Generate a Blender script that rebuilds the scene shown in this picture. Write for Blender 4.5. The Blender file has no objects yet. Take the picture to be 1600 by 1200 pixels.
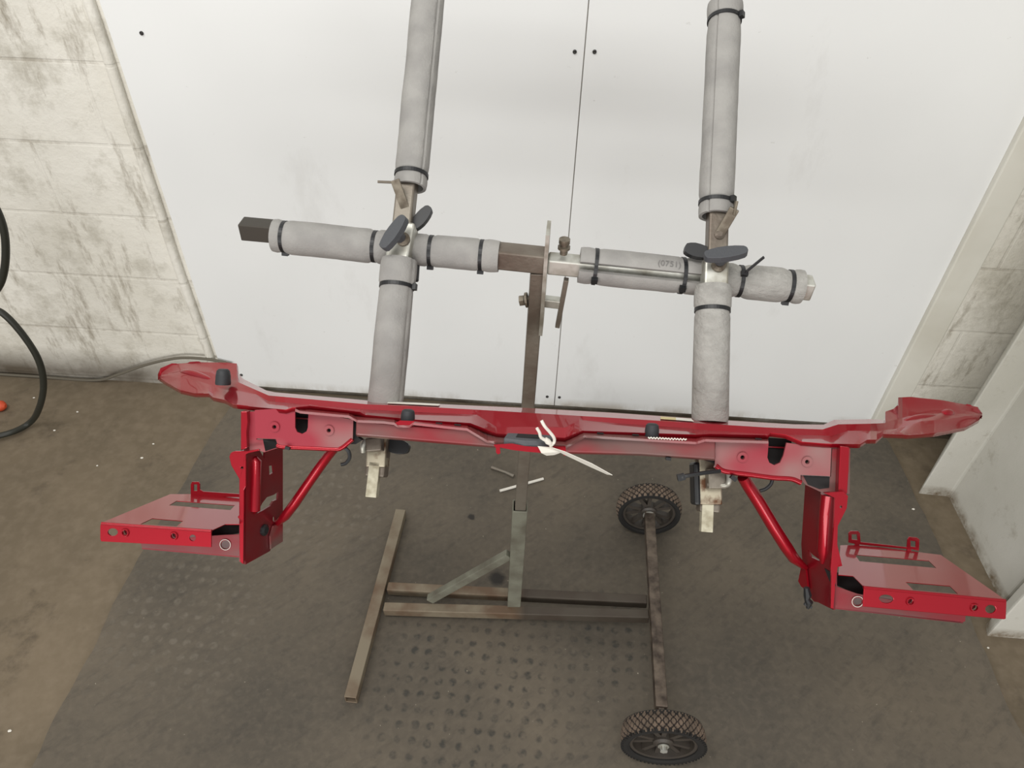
import bpy, bmesh, math, random
from mathutils import Vector, Matrix, noise
from mathutils.geometry import tessellate_polygon
R_ = math.radians
random.seed(4)
SC = bpy.context.scene
COL = SC.collection
# ------------------------------------------------------------------ camera
F, H = 1120.0, 1.70
CP = Vector((0, 0, H))
NAD = Vector((763-800, 1840-600, F)).normalized()
UPc = -NAD
Yc = (Vector((0, 0, 1)) - UPc*UPc.z).normalized()
Xc = Yc.cross(UPc)
def wdir(c):
    return Vector((Xc.dot(c), Yc.dot(c), UPc.dot(c)))
cd = bpy.data.cameras.new('camera'); cam = bpy.data.objects.new('camera', cd); COL.objects.link(cam)
rt, up, bk = wdir(Vector((1, 0, 0))), wdir(Vector((0, -1, 0))), wdir(Vector((0, 0, -1)))
M = Matrix.Identity(4)
for i in range(3):
    M[i][0], M[i][1], M[i][2] = rt[i], up[i], bk[i]
M.translation = CP
cam.matrix_world = M
cd.sensor_width = 36; cd.lens = F/1600*36; cd.clip_start = .02
SC.camera = cam
# ------------------------------------------------------------------ light
w = bpy.data.worlds.new('workshop_air'); SC.world = w; w.use_nodes = True
w.node_tree.nodes['Background'].inputs[0].default_value = (1.0, .99, .965, 1)
w.node_tree.nodes['Background'].inputs[1].default_value = .54
def area(name, loc, target, sx, sy, power, col=(1, .97, .92)):
    l = bpy.data.lights.new(name, 'AREA'); l.shape = 'RECTANGLE'; l.size = sx; l.size_y = sy
    l.energy = power; l.color = col
    o = bpy.data.objects.new(name, l); COL.objects.link(o); o.location = loc
    o.rotation_euler = (Vector(target)-Vector(loc)).to_track_quat('-Z', 'Y').to_euler()
    return o
area('added_front_fill', (-.7, -3.6, .92), (0, 1.6, 1.0), 5.6, 1.2, 125, (1, .985, .965))  # unseen area light added behind the camera to brighten the lower back wall
area('ceiling_tube_light', (-.7, -.2, 3.6), (.1, 1.3, .6), 3.4, .7, 66, (1, .98, .945))
SC.view_settings.view_transform = 'Standard'
SC.view_settings.look = 'None'
SC.view_settings.exposure = 0.04
SC.view_settings.gamma = 1.0
SC.view_settings.use_curve_mapping = False

# ------------------------------------------------------------------ pixel -> place
def ray(px, py):
    return wdir(Vector((px-800, py-600, F)))
def onz(px, py, z=0.0):
    r = ray(px, py); return CP + r*((z-H)/r.z)
def onpl(px, py, p, n):
    r = ray(px, py); return CP + r*((p-CP).dot(n)/r.dot(n))
def mpp(p):
    """metres per pixel at a place"""
    return (p-CP).dot(-bk)/F

# ------------------------------------------------------------------ materials
def s2l(c):
    return tuple(((v/255)/12.92 if v/255 <= .04045 else ((v/255+.055)/1.055)**2.4) for v in c) + (1,)
MATS = {}
def mat(name, col, rough=.6, metal=0, coat=0, col2=None, scale=20, detail=4, lo=.4, hi=.65, bump=0, bscale=60, spec=.5, coatr=.1):
    m = bpy.data.materials.new(name); m.use_nodes = True; nt = m.node_tree; N = nt.nodes; L = nt.links
    b = N['Principled BSDF']
    b.inputs['Base Color'].default_value = s2l(col); b.inputs['Roughness'].default_value = rough
    b.inputs['Metallic'].default_value = metal; b.inputs['Coat Weight'].default_value = coat
    b.inputs['Coat Roughness'].default_value = coatr
    b.inputs['Specular IOR Level'].default_value = spec
    tc = N.new('ShaderNodeTexCoord')
    if col2:
        n = N.new('ShaderNodeTexNoise'); n.inputs['Scale'].default_value = scale; n.inputs['Detail'].default_value = detail
        L.new(tc.outputs['Object'], n.inputs['Vector'])
        mr = N.new('ShaderNodeMapRange'); mr.inputs[1].default_value = lo; mr.inputs[2].default_value = hi
        L.new(n.outputs[0], mr.inputs[0])
        mx = N.new('ShaderNodeMix'); mx.data_type = 'RGBA'; mx.inputs[6].default_value = s2l(col); mx.inputs[7].default_value = s2l(col2)
        L.new(mr.outputs[0], mx.inputs[0]); L.new(mx.outputs[2], b.inputs['Base Color'])
    if bump:
        n = N.new('ShaderNodeTexNoise'); n.inputs['Scale'].default_value = bscale; n.inputs['Detail'].default_value = 3
        L.new(tc.outputs['Object'], n.inputs['Vector'])
        bp = N.new('ShaderNodeBump'); bp.inputs['Strength'].default_value = bump; bp.inputs['Distance'].default_value = .004
        L.new(n.outputs[0], bp.inputs['Height']); L.new(bp.outputs[0], b.inputs['Normal'])
    MATS[name] = m; return m

class G:
    """tiny node graph helper"""
    def __init__(s, name):
        s.m = bpy.data.materials.new(name); s.m.use_nodes = True; s.nt = s.m.node_tree; s.b = s.nt.nodes['Principled BSDF']
        s.tc = s.n('TexCoord').outputs['Object']
    def n(s, t): return s.nt.nodes.new('ShaderNode'+t)
    def l(s, a, b): s.nt.links.new(a, b)
    def noise(s, scale, detail=4, vec=None, stretch=None, rough=.5):
        n = s.n('TexNoise'); n.inputs['Scale'].default_value = scale; n.inputs['Detail'].default_value = detail; n.inputs['Roughness'].default_value = rough
        v = vec or s.tc
        if stretch:
            mp = s.n('Mapping'); mp.inputs['Scale'].default_value = stretch; s.l(v, mp.inputs[0]); v = mp.outputs[0]
        s.l(v, n.inputs['Vector']); return n.outputs[0]
    def rng(s, x, a, b, c=0, d=1):
        m = s.n('MapRange'); s.l(x, m.inputs[0])
        for i, v in enumerate((a, b, c, d)): m.inputs[i+1].default_value = v
        return m.outputs[0]
    def mix(s, fac, a, b):
        m = s.n('Mix'); m.data_type = 'RGBA'
        for sock, v in ((m.inputs[0], fac), (m.inputs[6], a), (m.inputs[7], b)):
            if isinstance(v, tuple): sock.default_value = s2l(v)
            elif isinstance(v, (int, float)): sock.default_value = v
            else: s.l(v, sock)
        return m.outputs[2]
    def math(s, op, a, b=0.0):
        m = s.n('Math'); m.operation = op
        for i, v in enumerate((a, b)):
            if isinstance(v, (int, float)): m.inputs[i].default_value = v
            else: s.l(v, m.inputs[i])
        return m.outputs[0]
    def bump(s, h, strength=.5, dist=.004):
        b = s.n('Bump'); b.inputs['Strength'].default_value = strength; b.inputs['Distance'].default_value = dist
        s.l(h, b.inputs['Height']); s.l(b.outputs[0], s.b.inputs['Normal'])
    def out(s, col, rough=.8, metal=0, name=None):
        s.l(col, s.b.inputs['Base Color'])
        if isinstance(rough, (int, float)): s.b.inputs['Roughness'].default_value = rough
        else: s.l(rough, s.b.inputs['Roughness'])
        s.b.inputs['Metallic'].default_value = metal
        return s.m

RED = mat('red_car_paint', (152, 4, 27), .40, .6, 1.0, coatr=.06, spec=.25)
RED.node_tree.nodes['Principled BSDF'].inputs['Coat IOR'].default_value = 1.36
g = G('thin_red_overspray')
k = g.noise(7, 3, stretch=(1, 1, 3))
REDG = g.out(g.mix(g.rng(k, .38, .66), (132, 12, 28), (108, 76, 72)), .42, .1)
g.b.inputs['Coat Weight'].default_value = .3
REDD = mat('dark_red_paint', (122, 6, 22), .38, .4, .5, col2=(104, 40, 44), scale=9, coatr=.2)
g = G('grey_primer_red_mist')
k = g.noise(9, 2)
PRIM = g.out(g.mix(g.rng(k, .32, .60), (138, 112, 108), (146, 30, 48)), .5, .1)
g.b.inputs['Coat Weight'].default_value = .25
BLK = mat('black_plastic', (26, 27, 29), .45)
GBLK = mat('dark_grey_plastic', (72, 74, 78), .55, bump=.2, bscale=300)
RUB = mat('black_rubber', (40, 42, 45), .6)
VOID = mat('dark_recess_shade', (20, 17, 17), .8)  # near-black colour standing in for shade inside openings and gaps
WHT = mat('white_paper', (222, 218, 208), .8)
STK = mat('yellow_sticker', (205, 190, 140), .7)
STRG = mat('white_string', (232, 226, 216), .9, bump=.5, bscale=900)
PRNG = mat('oiled_bare_steel', (128, 120, 106), .45, .5, col2=(92, 82, 70), scale=60)
STEEL = mat('bare_steel_tube', (124, 117, 106), .45, .45, col2=(98, 86, 76), scale=10, bump=.15, bscale=120)
GALV = mat('zinc_plated_steel', (196, 196, 188), .42, .55, col2=(150, 146, 134), scale=30)
RUST = mat('rusty_plated_steel', (176, 168, 148), .5, .7, col2=(96, 66, 46), scale=45, lo=.45, hi=.6)
PALE = mat('scuffed_pale_steel', (188, 183, 162), .5, .3, col2=(146, 138, 116), scale=60)
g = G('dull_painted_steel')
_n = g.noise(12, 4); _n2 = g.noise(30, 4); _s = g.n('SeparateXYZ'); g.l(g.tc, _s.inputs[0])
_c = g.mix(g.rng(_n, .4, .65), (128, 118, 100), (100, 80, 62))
_c = g.mix(g.math('MULTIPLY', g.rng(_s.outputs[0], .02, .05, 0, .8), g.rng(_n2, .0, .25)), _c, (52, 45, 40))  # beams darkened right of the post: shade painted in along with grease
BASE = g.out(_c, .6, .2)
GRNG = mat('grey_green_paint', (122, 122, 108), .6, .15, col2=(96, 92, 80), scale=16, bump=.2, bscale=150)
AXL = mat('worn_axle_steel', (110, 98, 86), .5, .4, col2=(62, 52, 45), scale=40, lo=.36, hi=.66)
DKM = mat('dark_end_steel', (74, 70, 64), .5, .6)
TYRE = mat('dusty_tyre_rubber', (112, 96, 82), .9, col2=(84, 72, 61), scale=40)
TYRG = mat('clean_tread_groove_rubber', (40, 34, 30), .9)
TYRS = mat('black_tyre_sidewall', (24, 22, 20), .8)
RIM = mat('dark_plastic_rim', (64, 58, 52), .5)
HOSE = mat('black_hose_rubber', (36, 37, 30), .5)
CBL = mat('dusty_cable', (96, 90, 78), .8)
ORG = mat('orange_plastic', (196, 74, 40), .5)
SCRW = mat('black_screw', (40, 38, 36), .5)
# foam
g = G('grey_pipe_foam')
n1 = g.noise(320, 2); n2 = g.noise(24, 4)
FOAM = g.out(g.mix(g.rng(n2, .35, .7), (154, 152, 148), (138, 136, 133)), .85)
g.bump(g.math('ADD', g.math('MULTIPLY', n1, .35), n2), .55, .003)
g = G('creased_pipe_foam')
n1 = g.noise(300, 2); n2 = g.noise(48, 6, stretch=(1, 1, 2.0), rough=.68)
FOAMC = g.out(g.mix(g.rng(n2, .3, .75), (168, 166, 161), (140, 138, 133)), .85)
g.bump(g.math('ADD', g.math('MULTIPLY', n1, .3), g.math('MULTIPLY', n2, 1.8)), .75, .003)
# floor
g = G('dusty_concrete')
n1 = g.noise(2.2, 6); n2 = g.noise(40, 5); n3 = g.noise(7, 8, rough=.7)
c = g.mix(g.rng(n1, .35, .65), (98, 87, 70), (116, 103, 84))
c = g.mix(g.rng(n3, .56, .72), c, (82, 72, 58))
c = g.mix(g.math('MULTIPLY', g.rng(n2, .4, .8), .35), c, (140, 126, 108))
CONC = g.out(c, .85); g.bump(n2, .3, .003)
# mat with studs
g = G('worn_studded_rubber_mat')
mp = g.n('Mapping'); mp.inputs['Scale'].default_value = (1, 1, 0); mp.inputs['Rotation'].default_value = (0, 0, R_(4)); g.l(g.tc, mp.inputs[0])
vo = g.n('TexVoronoi'); vo.inputs['Scale'].default_value = 28; vo.inputs['Randomness'].default_value = .14; g.l(mp.outputs[0], vo.inputs['Vector'])
stud = g.rng(vo.outputs['Distance'], .22, .34, 1, 0)
n0 = g.noise(55, 3)
stud = g.math('MULTIPLY', stud, g.rng(n0, .40, .62))
n1 = g.noise(2.0, 5); n2 = g.noise(60, 5); n3 = g.noise(3.1, 3, stretch=(1, 1.2, 1))
smp = g.n('Mapping'); smp.inputs['Rotation'].default_value = (0, 0, R_(-38)); g.l(g.tc, smp.inputs[0])
streak = g.noise(11, 6, vec=smp.outputs[0], stretch=(1.0, 3.2, 1), rough=.68)
c = g.mix(g.rng(n1, .35, .65), (81, 75, 66), (103, 94, 81))
c = g.mix(g.math('MULTIPLY', g.rng(streak, .5, .72), .55), c, (66, 62, 56))
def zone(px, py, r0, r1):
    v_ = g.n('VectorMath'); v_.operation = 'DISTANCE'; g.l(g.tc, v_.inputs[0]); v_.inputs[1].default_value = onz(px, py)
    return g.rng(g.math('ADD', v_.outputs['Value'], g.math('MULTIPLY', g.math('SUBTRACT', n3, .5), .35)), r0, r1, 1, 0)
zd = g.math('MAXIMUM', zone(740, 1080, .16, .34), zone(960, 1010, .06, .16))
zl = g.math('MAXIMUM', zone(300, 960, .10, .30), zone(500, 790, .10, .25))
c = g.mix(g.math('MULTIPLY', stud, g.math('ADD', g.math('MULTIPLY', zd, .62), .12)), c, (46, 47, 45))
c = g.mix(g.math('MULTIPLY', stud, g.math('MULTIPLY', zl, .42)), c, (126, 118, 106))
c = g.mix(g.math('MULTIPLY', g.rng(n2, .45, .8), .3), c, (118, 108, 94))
for (ux, uy, ur) in ((737, 808, .011), (777, 904, .020), (1028, 700, .008)):
    q_ = onz(ux, uy); vd = g.n('VectorMath'); vd.operation = 'DISTANCE'; g.l(g.tc, vd.inputs[0]); vd.inputs[1].default_value = q_
    dd = g.math('ADD', vd.outputs['Value'], g.math('MULTIPLY', g.math('SUBTRACT', n0, .5), .02))
    c = g.mix(g.rng(dd, ur*.7, ur*1.3, .85, 0), c, (34, 32, 31))
fl = g.noise(120, 2); c = g.mix(g.rng(fl, .765, .785), c, (170, 162, 146))
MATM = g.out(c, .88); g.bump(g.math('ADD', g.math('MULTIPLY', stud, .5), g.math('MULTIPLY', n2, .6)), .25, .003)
# white sheet
g = G('scuffed_white_sheet')
n1 = g.noise(1.2, 3); n2 = g.noise(3.2, 7, stretch=(1, 1, .45), rough=.7); n3 = g.noise(22, 6, stretch=(1, 1, 2.2), rough=.7)
c = g.mix(g.rng(n1, .35, .65), (228, 229, 228), (221, 222, 221))
c = g.mix(g.math('MULTIPLY', g.rng(n2, .58, .74), .35), c, (186, 184, 180))
c = g.mix(g.math('MULTIPLY', g.rng(n3, .68, .74), .5), c, (150, 146, 138))
sx = g.n('SeparateXYZ'); g.l(g.tc, sx.inputs[0])
c = g.mix(g.math('MULTIPLY', g.rng(sx.outputs[2], 0, .05, 1, 0), g.rng(n2, .45, .6)), c, (150, 138, 118))
SHEET = g.out(c, .5)
# painted blockwork
g = G('grimy_white_blockwork')
sx = g.n('SeparateXYZ'); g.l(g.tc, sx.inputs[0])
cb = g.n('CombineXYZ'); g.l(sx.outputs[0], cb.inputs[0]); g.l(sx.outputs[2], cb.inputs[1])
br = g.n('TexBrick'); br.inputs['Scale'].default_value = 1; br.inputs['Brick Width'].default_value = .44; br.inputs['Row Height'].default_value = .215
br.inputs['Mortar Size'].default_value = .006; br.inputs['Mortar Smooth'].default_value = .6; g.l(cb.outputs[0], br.inputs['Vector'])
mort = br.outputs['Fac']
n1 = g.noise(2.4, 6, rough=.6); n2 = g.noise(9, 7, rough=.72); n3 = g.noise(5, 8, stretch=(3.2, 3.2, .8), rough=.75); n4 = g.noise(60, 4)
c = g.mix(g.rng(n1, .3, .7), (226, 223, 214), (206, 202, 190))
c = g.mix(g.math('MULTIPLY', g.rng(n2, .5, .68), .7), c, (172, 167, 153))
c = g.mix(g.math('MULTIPLY', g.rng(n3, .54, .68), .85), c, (146, 138, 122))
c = g.mix(g.math('MULTIPLY', mort, g.rng(n2, .44, .66, .0, .6)), c, (160, 152, 138))
c = g.mix(g.math('MULTIPLY', g.rng(sx.outputs[2], .02, .13, 1, 0), g.rng(n1, .2, .55, .35, 1)), c, (84, 75, 62))
BLOCK = g.out(c, .75)
g.bump(g.math('ADD', g.math('MULTIPLY', n2, 1.2), g.math('SUBTRACT', g.math('MULTIPLY', n4, .3), g.math('MULTIPLY', mort, .25))), .45, .010)
g = G('painted_concrete_pier')
n1 = g.noise(2.5, 6); n2 = g.noise(16, 7, rough=.75); n3 = g.noise(26, 3)
c = g.mix(g.rng(n1, .35, .65), (206, 204, 196), (188, 186, 176))
c = g.mix(g.math('MULTIPLY', g.rng(n2, .57, .70), .55), c, (156, 150, 136))
c = g.mix(g.rng(n3, .74, .77), c, (80, 74, 64))
sx = g.n('SeparateXYZ'); g.l(g.tc, sx.inputs[0])
c = g.mix(g.math('MULTIPLY', g.rng(sx.outputs[2], 0, .03, 1, 0), g.rng(n2, .35, .6)), c, (110, 94, 72))
PIER = g.out(c, .6); g.bump(n2, .3, .006)
CREAM = mat('cream_painted_board', (214, 212, 202), .6, col2=(202, 199, 187), scale=4)

# ------------------------------------------------------------------ mesh helpers
def obj(name, bm, m, parent=None, smooth=False, bevel=0, label=None):
    bmesh.ops.recalc_face_normals(bm, faces=bm.faces[:])
    me = bpy.data.meshes.new(name); bm.to_mesh(me); bm.free()
    o = bpy.data.objects.new(name, me); COL.objects.link(o)
    me.materials.append(m)
    if smooth:
        for p in me.polygons: p.use_smooth = True
        me.set_sharp_from_angle(angle=R_(40))
    if bevel:
        b = o.modifiers.new('bevel', 'BEVEL'); b.width = bevel; b.segments = 2; b.limit_method = 'ANGLE'
    if parent:
        o.parent = parent; o.matrix_parent_inverse = parent.matrix_world.inverted()
    if label: o['label'] = label
    return o
def thing(name, label, cat, loc=(0, 0, 0), group=None):
    o = bpy.data.objects.new(name, None); COL.objects.link(o); o.location = loc
    o.matrix_world = Matrix.Translation(Vector(loc))
    o['label'] = label; o['category'] = cat
    if group: o['group'] = group
    o.empty_display_size = .05
    return o
def tag(o, label, cat, group=None):
    o['label'] = label; o['category'] = cat
    if group: o['group'] = group
    return o
def struct(o):
    o['kind'] = 'structure'; return o
def frame(axis, ref):
    z = axis.normalized(); x = (ref - z*ref.dot(z))
    if x.length < 1e-6: x = z.orthogonal()
    x.normalize(); return x, z.cross(x), z
def bar(bm, p0, p1, wd, ht, ref):
    """box from p0 to p1; ht along ref, wd across"""
    x, y, z = frame(p1-p0, ref); v = []
    for p in (p0, p1):
        for a, b in ((-1, -1), (1, -1), (1, 1), (-1, 1)):
            v.append(bm.verts.new(p + x*(a*ht/2) + y*(b*wd/2)))
    for f in ((0, 1, 2, 3), (7, 6, 5, 4), (0, 4, 5, 1), (1, 5, 6, 2), (2, 6, 7, 3), (3, 7, 4, 0)):
        bm.faces.new([v[i] for i in f])
    return bm
def hollow(bm, p0, p1, wd, ht, ref, t=.003):
    """square tube with an open end showing its hollow"""
    x, y, z = frame(p1-p0, ref)
    def ring(p, k): return [bm.verts.new(p + x*(a*(ht/2-k)) + y*(b*(wd/2-k))) for a, b in ((-1, -1), (1, -1), (1, 1), (-1, 1))]
    a, b, c, d = ring(p0, 0), ring(p1, 0), ring(p1, t), ring(p0, t)
    for q, r in ((a, b), (b, c), (c, d), (d, a)):
        for i in range(4): bm.faces.new((q[i], q[(i+1) % 4], r[(i+1) % 4], r[i]))
    return bm
def tube(bm, pts, r, n=14, cap=True, ref=None):
    """round tube along a path, r a number or a list"""
    pts = [Vector(p) for p in pts]; rings = []
    x = None
    for i, p in enumerate(pts):
        t = (pts[min(i+1, len(pts)-1)] - pts[max(i-1, 0)]).normalized()
        if x is None:
            x = (ref - t*ref.dot(t)).normalized() if ref else t.orthogonal().normalized()
        else:
            x = (x - t*x.dot(t)).normalized()
        y = t.cross(x); rr = r[i] if isinstance(r, (list, tuple)) else r
        rings.append([bm.verts.new(p + x*(rr*math.cos(a*2*math.pi/n)) + y*(rr*math.sin(a*2*math.pi/n))) for a in range(n)])
    for a, b in zip(rings, rings[1:]):
        for i in range(n): bm.faces.new((a[i], a[(i+1) % n], b[(i+1) % n], b[i]))
    if cap: bm.faces.new(rings[0][::-1]); bm.faces.new(rings[-1])
    return bm
def lathe(bm, prof, c, axis, ref, n=48, fn=None, closed=True):
    """prof = [(r, h)] turned round axis at c"""
    x, y, z = frame(axis, ref); rings = []
    for j, (r, h) in enumerate(prof):
        ring = []
        for i in range(n):
            a = 2*math.pi*i/n; rr = r + (fn(a, j) if fn else 0)
            ring.append(bm.verts.new(c + z*h + x*(rr*math.cos(a)) + y*(rr*math.sin(a))))
        rings.append(ring)
    prs = list(zip(rings, rings[1:])) + ([(rings[-1], rings[0])] if closed else [])
    for a, b in prs:
        for i in range(n): bm.faces.new((a[i], a[(i+1) % n], b[(i+1) % n], b[i]))
    if not closed:
        bm.faces.new(rings[0][::-1]); bm.faces.new(rings[-1])
    return bm
def prism(bm, loops, vec):
    """polygon (first loop) with holes (others), pushed along vec"""
    loops = [[Vector(p) for p in l] for l in loops]
    tris = tessellate_polygon(loops)
    flat = [p for l in loops for p in l]
    a = [bm.verts.new(p) for p in flat]; b = [bm.verts.new(p + vec) for p in flat]
    for t in tris:
        try:
            bm.faces.new([a[i] for i in t]); bm.faces.new([b[i] for i in reversed(t)])
        except ValueError: pass
    k = 0
    for l in loops:
        n = len(l)
        for i in range(n):
            j = (i+1) % n
            try: bm.faces.new((a[k+i], a[k+j], b[k+j], b[k+i]))
            except ValueError: pass
        k += n
    return bm
def oval(px, py, rx, ry, n=16, rot=0):
    o = []
    for i in range(n):
        a = 2*math.pi*i/n; x, y = rx*math.cos(a), ry*math.sin(a)
        o.append((px + x*math.cos(rot) - y*math.sin(rot), py + x*math.sin(rot) + y*math.cos(rot)))
    return o
def lerp(tab, x):
    if x <= tab[0][0]: return tab[0][1]
    for (a, b), (c, d) in zip(tab, tab[1:]):
        if x <= c: return b + (d-b)*(x-a)/(c-a) if c > a else d
    return tab[-1][1]
def smooth_path(ps, k=6):
    """Catmull-Rom through points"""
    ps = [Vector(p) for p in ps]; q = [ps[0]*2-ps[1]] + ps + [ps[-1]*2-ps[-2]]; out = []
    for i in range(1, len(q)-2):
        for s in range(k):
            t = s/k; a, b, c, d = q[i-1:i+3]
            out.append(.5*((2*b) + (c-a)*t + (2*a-5*b+4*c-d)*t*t + (3*b-a-3*c+d)*t**3))
    return out + [ps[-1]]
NB = bmesh.new

# ------------------------------------------------------------------ the room
wyaw = R_(-2.8)
WA = Vector((math.cos(wyaw), math.sin(wyaw), 0))           # along the wall
WN = Vector((math.sin(wyaw), -math.cos(wyaw), 0))          # out of the wall, towards the viewer
W0 = onz(800, 630)
WZ = Vector((0, 0, 1))
def onw(px, py, off=0.0): return onpl(px, py, W0 + WN*off, WN)

bm = NB()
e = [W0 - WA*5 - WN*.15, W0 + WA*5 - WN*.15, W0 + WA*5 + WN*4.5, W0 - WA*5 + WN*4.5]
prism(bm, [[Vector((p.x, p.y, -.012)) for p in e]], Vector((0, 0, -.1)))
struct(obj('floor', bm, CONC))
def slab(name, m, a, b, z0, z1, off0, off1, bev=0):
    """wall slab between along-wall distances a..b"""
    bm = NB(); q = [W0 + WA*a + WN*off0, W0 + WA*b + WN*off0, W0 + WA*b + WN*off1, W0 + WA*a + WN*off1]
    prism(bm, [[Vector((p.x, p.y, z0)) for p in q]], Vector((0, 0, z1-z0)))
    return struct(obj(name, bm, m, bevel=bev))
slab('wall_back', BLOCK, -5, 5, -.05, 3.0, -.15, 0)
al = lambda px, py: (onw(px, py) - W0).dot(WA)
xL, xM, xR, xC = al(345, 566), al(866, 632), al(1365, 640), al(1409, 630)
def sheet(name, a, b, z0, off=.012, m=SHEET):
    return slab(name, m, a, b, z0, 2.98, .0005, off, .001)
s1 = sheet('trim_1', xL, xM-.0012, .014)
s2 = sheet('trim_2', xM+.0012, xR, .014)
s3 = slab('trim_3', CREAM, xR, xC, -.01, 2.98, .0005, .03, .004)
s4 = None
# corner pipe / bead down the left edge of the sheet
bm = NB()
pts = []
for i in range(60):
    z = .02 + i*.05
    pts.append(W0 + WA*(xL-.030+noise.noise(Vector((z*3, 0, 0)))*.004) + WN*(.006) + WZ*z)
tube(bm, pts, .014, 10)
struct(obj('trim_4', bm, BLOCK, smooth=True))
# screws of the white sheets
def screws(sheet_o, pxs, words):
    for px, py in pxs:
        p = onw(px, py, .0135); bm = NB()
        lathe(bm, [(.0048, -.003), (.0048, .001), (.003, .0022), (.001, .0012)], p, WN, WZ, 12, closed=False)
        obj('screw_head', bm, SCRW, sheet_o)
screws(s1, [(221, 52), (898, 81), (855, 620), (377, 586)], '')
screws(s2, [(929, 81), (874, 621)], '')
# wall block face that stands proud beside the first pier
bm = NB()
c0 = onz(1485, 682); c1 = onz(1437, 767); c2 = onz(1485, 772); c3 = onz(1563, 928); c4 = onz(1545, 990); c5 = onz(1605, 998)
xp = (c0-W0).dot(WN)
slab('wall_right', BLOCK, xC, 3.2, -.05, 3.0, .0005, xp, .004)
def post_poly(name, ps, m, z1=3.0, bev=.006):
    bm = NB(); prism(bm, [[Vector((p.x, p.y, -.03)) for p in ps]], Vector((0, 0, z1+.03)))
    return struct(obj(name, bm, m, bevel=bev))
post_poly('wall_pier', [c0 + WN*.0005, c1, c2, c3 + (c3-c2)*.06, c3 + WA*1.5, c0 + WA*1.6 + WN*.0005], PIER)
cc = c3 + (c3-c2)*.065
k = (onz(1600, 925)-c4)
post_poly('wall_pier', [c4, c5 + WA*.9, c5 + WA*.9 - WN*-.0 + WN*-.10, Vector((cc.x+.08, cc.y-.002, 0)), Vector((c4.x+.015, c4.y+.035, 0))], PIER)

# dark gap skirting at foot of sheet comes from the wall grime; studded mat on the floor
mleft = [(377, 600), (346, 654), (298, 736), (224, 858), (176, 944), (144, 1018), (70, 1150), (20, 1260), (-20, 1360)]
mright = [(1372, 672), (1390, 692), (1433, 780), (1480, 880), (1517, 967), (1540, 1020), (1572, 1100), (1600, 1150), (1650, 1260), (1700, 1360)]
L3 = [onz(x, y) for x, y in mleft]; R3 = [onz(x, y) for x, y in mright]
L3[0] = W0 + WA*al(380, 600) + WN*.022; R3[0] = W0 + WA*(R3[0]-W0).dot(WA) + WN*.022
bm = NB()
def wob(ps):
    out = []
    for a, b in zip(ps, ps[1:]):
        for i in range(8):
            p = a.lerp(b, i/8); nn = noise.noise(p*14)*.006; out.append(Vector((p.x+nn, p.y, 0)))
    return out + [ps[-1]]
loop = wob(L3) + wob(R3)[::-1]
prism(bm, [[Vector((p.x, p.y, -.011)) for p in loop]], Vector((0, 0, .011)))
tag(obj('rubber_mat', bm, MATM), 'large dark worn rubber mat with round studs covering the concrete floor', 'mat')

# ------------------------------------------------------------------ panel stand
ST = thing('panel_stand', 'wheeled steel workshop stand with grey foam wrapped arms, holding the red car panel', 'stand', onz(803, 942, .04) - WZ*.04)
PB = onz(803, 942, .05)                                   # foot of the post
def onpost(px, py): return onpl(px, py, PB, Vector((0, -1, 0)))
PT = onpost(838, 412); ZT = PT.z
# base
f0, f1 = onz(626, 796, .030), onz(547, 1090, .030)
fdir = (f1-f0).normalized()
def level(p, z): return Vector((p.x, p.y, z))
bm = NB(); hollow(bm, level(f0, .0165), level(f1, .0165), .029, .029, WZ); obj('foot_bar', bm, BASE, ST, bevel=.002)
a0, a1 = onz(1014, 803, .0915), onz(1033, 1108, .0915)
bm = NB(); bar(bm, a0, a1, .027, .027, WZ); obj('axle_tube', bm, AXL, ST, bevel=.002)
adir = (a1-a0).normalized()
for (x0, y0, x1, y1) in ((598, 914, 1016, 939), (592, 946, 1019, 962)):
    p0, p1 = onz(x0+2, y0, .035), onz(x1-4, y1, .075)
    p0.z = .019; p1.z = .072
    p0 = p0 + (p1-p0).normalized()*.010; p1 = p1 - (p1-p0).normalized()*.002
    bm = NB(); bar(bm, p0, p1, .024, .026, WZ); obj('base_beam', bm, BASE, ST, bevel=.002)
bm = NB(); bar(bm, onz(1019, 939, .085), onz(1022, 967, .083), .012, .03, WZ); obj('beam_bracket', bm, AXL, ST)
# weld nuts below the near beam
for px, py in ((667, 957), (799, 961)):
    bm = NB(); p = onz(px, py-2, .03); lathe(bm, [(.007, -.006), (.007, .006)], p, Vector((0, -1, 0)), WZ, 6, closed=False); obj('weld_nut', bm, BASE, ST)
# post, sleeve and brace
sl1 = onpost(812, 790); fv = Vector((0, -1, 0))
bm = NB(); hollow(bm, PB - WZ*.012, Vector((PB.x+.004, PB.y, sl1.z)), .033, .034, fv); obj('post_sleeve', bm, GRNG, ST, bevel=.002)
pt = onpost(840, 430)
bm = NB(); bar(bm, Vector((PB.x+.004, PB.y, sl1.z-.06)), Vector((pt.x, PB.y, ZT-.012)), .024, .026, fv); obj('upright_post', bm, STEEL, ST, bevel=.002)
b1 = onpost(804, 866)
b0 = onz(672, 936, .05)
bm = NB(); bar(bm, b0, b1 + Vector((-.012, 0, 0)), .018, .022, WZ); obj('diagonal_brace', bm, GRNG, ST, bevel=.002)

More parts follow.
